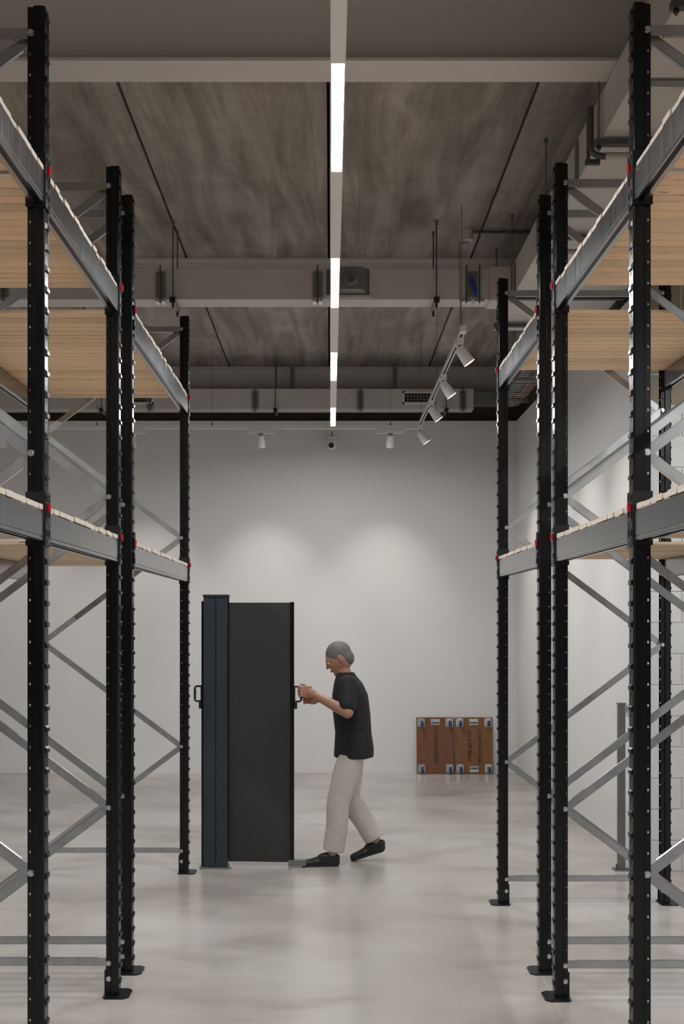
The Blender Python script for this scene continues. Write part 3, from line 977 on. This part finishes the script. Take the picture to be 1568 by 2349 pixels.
def loop_handle(parent, x, sgn, zc):
    """rounded rectangular grip with a toothed inner edge"""
    g = MB()
    pts = []
    for (cx, cz, a0) in ((.045, .045, 0), (.012, .045, 90), (.012, -.045, 180), (.045, -.045, 270)):
        pass
    ring = [(0, .055), (.038, .055), (.050, .047), (.053, .035), (.053, -.035), (.050, -.047), (.038, -.055), (0, -.055)]
    g.tube([(x + sgn * a, 0, zc + b) for a, b in ring], .0075, 8)
    for q in range(6):
        g.sphere((x + sgn * .046, 0, zc - .03 + .012 * q), .006, 6, 4)
    o = g.obj('grip_handle', 'black', parent, smooth=True)
    MB().box(x, x + sgn * .022, -.014, .014, zc - .11, zc - .06).obj('handle_lock', 'black', parent, bevel=.004)
    MB().box(x, x + sgn * .008, -.016, .016, zc - .062, zc + .062).obj('handle_mount', 'black', parent)
    return o
loop_handle(ps, -.107, -1, 1.275)
loop_handle(ps, .572, 1, 1.272)

# ------------------------------------------------------------------ the person pulling the screen
def remeshed(name, mb, voxel, mat, parent, smooth=6, fac=.5):
    me = mb.mesh(name + '_src', None)
    o = bpy.data.objects.new(name + '_src', me); COL.objects.link(o)
    r = o.modifiers.new('r', 'REMESH'); r.mode = 'VOXEL'; r.voxel_size = voxel
    sm = o.modifiers.new('s', 'SMOOTH'); sm.iterations = smooth; sm.factor = fac
    dg = bpy.context.evaluated_depsgraph_get()
    out = bpy.data.meshes.new_from_object(o.evaluated_get(dg))
    bpy.data.objects.remove(o, do_unlink=True)
    out.name = name
    out.materials.clear(); out.materials.append(M[mat])
    for p in out.polygons: p.use_smooth = True
    return link(name, out, parent)

def limb(mb, pts, n=12):
    """overlapping spheres and cones along joints ((x,y,z),r)"""
    for (p, r) in pts:
        mb.sphere(p, r, n, 8)
    for (p, r), (q, t) in zip(pts, pts[1:]):
        mb.tube([p, q], 0, n, radii=[r, t])
    return mb

PY = 8.60
pr = thing('person', 'person in a black t-shirt and pale trousers leaning forward to pull the screen handle', 'person', (.12, PY, 0))
def pt(x, y, z): return (x - .12, y, z)     # world X to local; y relative to body centre

def loft(mb, rings, n=20):
    """rings: (cx, cy, z, rx, ry)"""
    vs = []
    for (cx, cy, z, rx, ry) in rings:
        for k in range(n):
            a = 2 * math.pi * k / n
            vs.append(pt(cx + rx * math.cos(a), cy + ry * math.sin(a), z))
    fs = []
    for i in range(len(rings) - 1):
        for k in range(n):
            k2 = (k + 1) % n
            fs.append((i * n + k, i * n + k2, (i + 1) * n + k2, (i + 1) * n + k))
    fs.append(tuple(range(n - 1, -1, -1))); fs.append(tuple((len(rings) - 1) * n + k for k in range(n)))
    mb.add(vs, fs)

SH_N, SH_F = pt(.13, -.175, 1.345), pt(.12, .175, 1.345)
EL_N, EL_F = pt(.125, -.305, 1.150), pt(.11, .29, 1.145)
WR_N, WR_F = pt(-.105, -.150, 1.262), pt(-.075, .030, 1.225)
body = MB()
# torso
loft(body, [(.17, 0, .80, .10, .15), (.175, 0, .90, .115, .165), (.165, 0, 1.02, .10, .145), (.150, 0, 1.16, .115, .160),
            (.140, 0, 1.28, .115, .180), (.130, 0, 1.36, .090, .165), (.115, 0, 1.42, .060, .075)])
# neck and head (head tipped forward and down)
limb(body, [(pt(.115, 0, 1.39), .060), (pt(.085, 0, 1.455), .055)])
HR = Euler((0, math.radians(-28), 0)).to_matrix()
HC = Vector(pt(.065, 0, 1.535))
def hp(x, y, z): return tuple(HC + HR @ Vector((x, y, z)))   # head frame: -x is forward
body.sphere(HC, (.098, .076, .112), 20, 14, HR)
body.sphere(hp(-.030, 0, -.045), (.066, .058, .066), 16, 10, HR)
body.sphere(hp(-.070, 0, -.098), (.024, .026, .020), 12, 8, HR)          # chin
body.sphere(hp(-.085, 0, .022), (.018, .050, .012), 12, 8, HR)           # brow
limb(body, [(hp(-.092, 0, .012), .009), (hp(-.108, 0, -.020), .012), (hp(-.112, 0, -.028), .011)], 8)   # nose
for s in (-1, 1):
    body.sphere(hp(-.100, s * .010, -.028), .009, 8, 6)
    body.sphere(hp(-.072, s * .035, -.020), (.020, .020, .016), 10, 6, HR)  # cheeks
    body.sphere(hp(.008, s * .078, -.008), (.022, .010, .033), 10, 8, HR)   # ears
    body.sphere(hp(.004, s * .083, .010), (.015, .008, .013), 8, 6, HR)
    body.sphere(hp(.006, s * .080, -.032), (.009, .007, .010), 8, 6, HR)
body.sphere(hp(-.092, 0, -.058), (.012, .024, .007), 10, 6, HR)
body.sphere(hp(-.090, 0, -.070), (.011, .021, .007), 10, 6, HR)
# arms
for sh, el, wr in ((SH_N, EL_N, WR_N), (SH_F, EL_F, WR_F)):
    mid = tuple((Vector(el) * .68 + Vector(wr) * .32))
    limb(body, [(sh, .058), (el, .043), (mid, .042), (wr, .029)])
# hands closed on the grip, fingers stacked one above another
def hand(wr, gx, gy, gz, side):
    """side -1: back of the hand towards the viewer; bar is vertical at (gx,gy)"""
    w = Vector(wr)
    pc = Vector(pt(gx + .048, gy + side * .020, gz))
    body.tube([w, pc], 0, 12, radii=[.028, .034])
    for q in range(5):
        body.sphere(pc + Vector((-.002, 0, -.032 + .016 * q)), (.034, .016, .014), 10, 6)
    for k, (ln, r) in enumerate(((.90, .0088), (1.0, .0092), (.95, .0088), (.78, .0078))):
        z = gz + .033 - .0215 * k
        a = pt(gx + .030, gy + side * .024, z)
        b = pt(gx - .004, gy + side * .025, z - .002)
        c = pt(gx - .023 * ln, gy + side * .004, z - .003)
        d = pt(gx - .014 * ln, gy - side * .018, z - .003)
        limb(body, [(a, r * 1.1), (b, r * 1.05), (c, r), (d, r * .88)], 10)
    t0 = pt(gx + .052, gy - side * .004, gz + .028)
    t1 = pt(gx + .024, gy - side * .022, gz + .046)
    t2 = pt(gx - .004, gy - side * .020, gz + .050)
    limb(body, [(t0, .014), (t1, .0105), (t2, .0085)], 10)
GX, GY = -.837 + .572 + .053, SY - PY     # bar of the pull handle, world x / y offset from the body
hand(WR_N, GX, GY, 1.292, -1)
hand(WR_F, GX + .035, GY + .055, 1.235, 1)
# legs
HIP_N, HIP_F = pt(.165, -.088, .86), pt(.165, .088, .86)
KN_N, KN_F = pt(.060, -.095, .475), pt(.135, .095, .470)
AN_N, AN_F = pt(.015, -.095, .090), pt(.345, .095, .145)
for hi, kn, an in ((HIP_N, KN_N, AN_N), (HIP_F, KN_F, AN_F)):
    cal = tuple(Vector(kn) * .72 + Vector(an) * .28 + Vector((.018, 0, 0)))
    limb(body, [(hi, .085), (kn, .055), (cal, .056), (an, .037)])
limb(body, [(AN_N, .033), (pt(-.06, -.095, .042), .022), (pt(-.14, -.095, .034), .018)])
limb(body, [(AN_F, .033), (pt(.28, .095, .078), .020), (pt(.21, .095, .045), .016)])
bo = remeshed('body', body, .0048, 'skin', pr, 5)

# eyes and mouth line
for s in (-1, 1):
    e = MB().sphere(hp(-.086, s * .031, .002), .0105, 12, 8).obj('eye', 'eye', pr, smooth=True)
    MB().sphere(hp(-.0945, s * .032, -.001), .0048, 8, 6).obj('iris', 'iris', e, smooth=True)
    MB().tube([hp(-.096, s * .016, .020), hp(-.097, s * .032, .024), hp(-.085, s * .050, .018)], .004, 6).obj('eyebrow', 'hair', pr, smooth=True)
MB().tube([hp(-.098, -.022, -.064), hp(-.104, 0, -.063), hp(-.098, .022, -.064)], .0028, 6).obj('mouth', 'lip', pr, smooth=True)

# hair: short, thinning cap over crown and nape
hm = MB()
hm.sphere(hp(.012, 0, .030), (.098, .083, .094), 20, 14, HR)
hm.sphere(hp(.055, 0, -.020), (.055, .072, .070), 16, 10, HR)
remeshed('hair', hm, .006, 'hair', pr, 2)

# t-shirt
sh = MB()
loft(sh, [(.175, 0, .795, .150, .190), (.178, 0, .86, .148, .190), (.172, 0, .98, .136, .178), (.160, 0, 1.12, .140, .182),
          (.148, 0, 1.26, .134, .196), (.135, 0, 1.345, .108, .195), (.118, 0, 1.405, .074, .105), (.112, 0, 1.428, .066, .074)], 28)
for shd, el in ((SH_N, EL_N), (SH_F, EL_F)):
    e2 = tuple(Vector(shd) * .22 + Vector(el) * .78)
    limb(sh, [(shd, .074), (e2, .066)], 14)
for k in range(9):   # folds
    z = .84 + .05 * k
    if z < 1.1:
        sh.tube([pt(.09 + .02 * math.sin(k), -.155, z), pt(.17, -.180, z - .02 + .03 * math.sin(k * 1.7)), pt(.24, -.158, z + .02 * math.cos(k))], .010, 8)
remeshed('t_shirt', sh, .008, 'shirt', pr, 5)

# trousers
tr = MB()
loft(tr, [(.168, 0, .78, .115, .160), (.172, 0, .86, .118, .160), (.170, 0, .95, .100, .140)])
for hi, kn, an, e in ((HIP_N, KN_N, AN_N, Vector((.012, 0, .035))), (HIP_F, KN_F, AN_F, Vector((-.015, 0, .035)))):
    cal = tuple((Vector(kn) + Vector(an)) / 2 + Vector((.012, 0, 0)))
    limb(tr, [(hi, .092), (tuple((Vector(hi) + Vector(kn)) / 2), .098), (kn, .086), (cal, .082)], 16)
    hem = Vector(an) + e * .6
    tr.tube([cal, hem], 0, 16, radii=[.082, .080])     # open straight hem
    for k in range(4):
        c = Vector(kn).lerp(Vector(an), .25 + .17 * k)
        tr.tube([c + Vector((-.07, -.03, .01)), c + Vector((0, -.074, -.012)), c + Vector((.07, -.02, .015))], .011, 8)
remeshed('trousers', tr, .008, 'trousers', pr, 4)

# shoes
def shoe(toe, heel, zt, zh, y):
    """toe/heel world x; zt/zh sole heights"""
    root_l = []
    mb = MB()
    def at(u, dz): return (toe + (heel - toe) * u, zt + (zh - zt) * u + dz)
    prof = ((.09, .030, .032), (.25, .040, .040), (.45, .043, .055), (.62, .042, .070), (.80, .042, .076), (.93, .034, .060))
    for i in range(24):
        u = .09 + (.93 - .09) * i / 23
        for (ua, ra, za), (ub, rb, zb) in zip(prof, prof[1:]):
            if ua <= u <= ub + 1e-6:
                f = (u - ua) / (ub - ua); r = ra + (rb - ra) * f; dz = za + (zb - za) * f
        x, z = at(u, 0)
        wy = .042 if u < .45 else .037
        mb.sphere(pt(x, y, z + dz * .5 + .004), (.030, wy, dz * .5 + .012), 14, 10)
        if u > .5:
            mb.sphere(pt(x, y, z + dz + .004), (.030, .036, .026), 14, 10)
    o = remeshed('shoe', mb, .005, 'shoe', pr, 8)
    sm = MB()
    pts = [(0, 0), (.03, .028), (.15, .046), (.32, .047), (.55, .036), (.8, .037), (.97, .028), (1.0, 0)]
    out = [(u, w) for u, w in pts] + [(u, -w) for u, w in reversed(pts[1:-1])]
    n = len(out)
    lo = []; up = []
    for u, w in out:
        x, z = at(u, 0); lo.append(pt(x, y + w, z)); up.append(pt(x, y + w, z + .018))
    sm.add(lo + up, [tuple(range(n - 1, -1, -1)), tuple(range(n, 2 * n))] + [(k, (k + 1) % n, n + (k + 1) % n, n + k) for k in range(n)])
    sm.obj('sole', 'sole', o)
    lc = MB()
    for q in range(3):
        x, z = at(.36 + .07 * q, .061 + .010 * q)
        lc.tube([pt(x, y - .024, z - .006), pt(x, y, z + .004), pt(x, y + .024, z - .006)], .003, 6)
    lc.obj('laces', 'shoe', o)
shoe(-.205, .062, 0.0, 0.0, -.095)
shoe(.155, .405, 0.0, .075, .095)
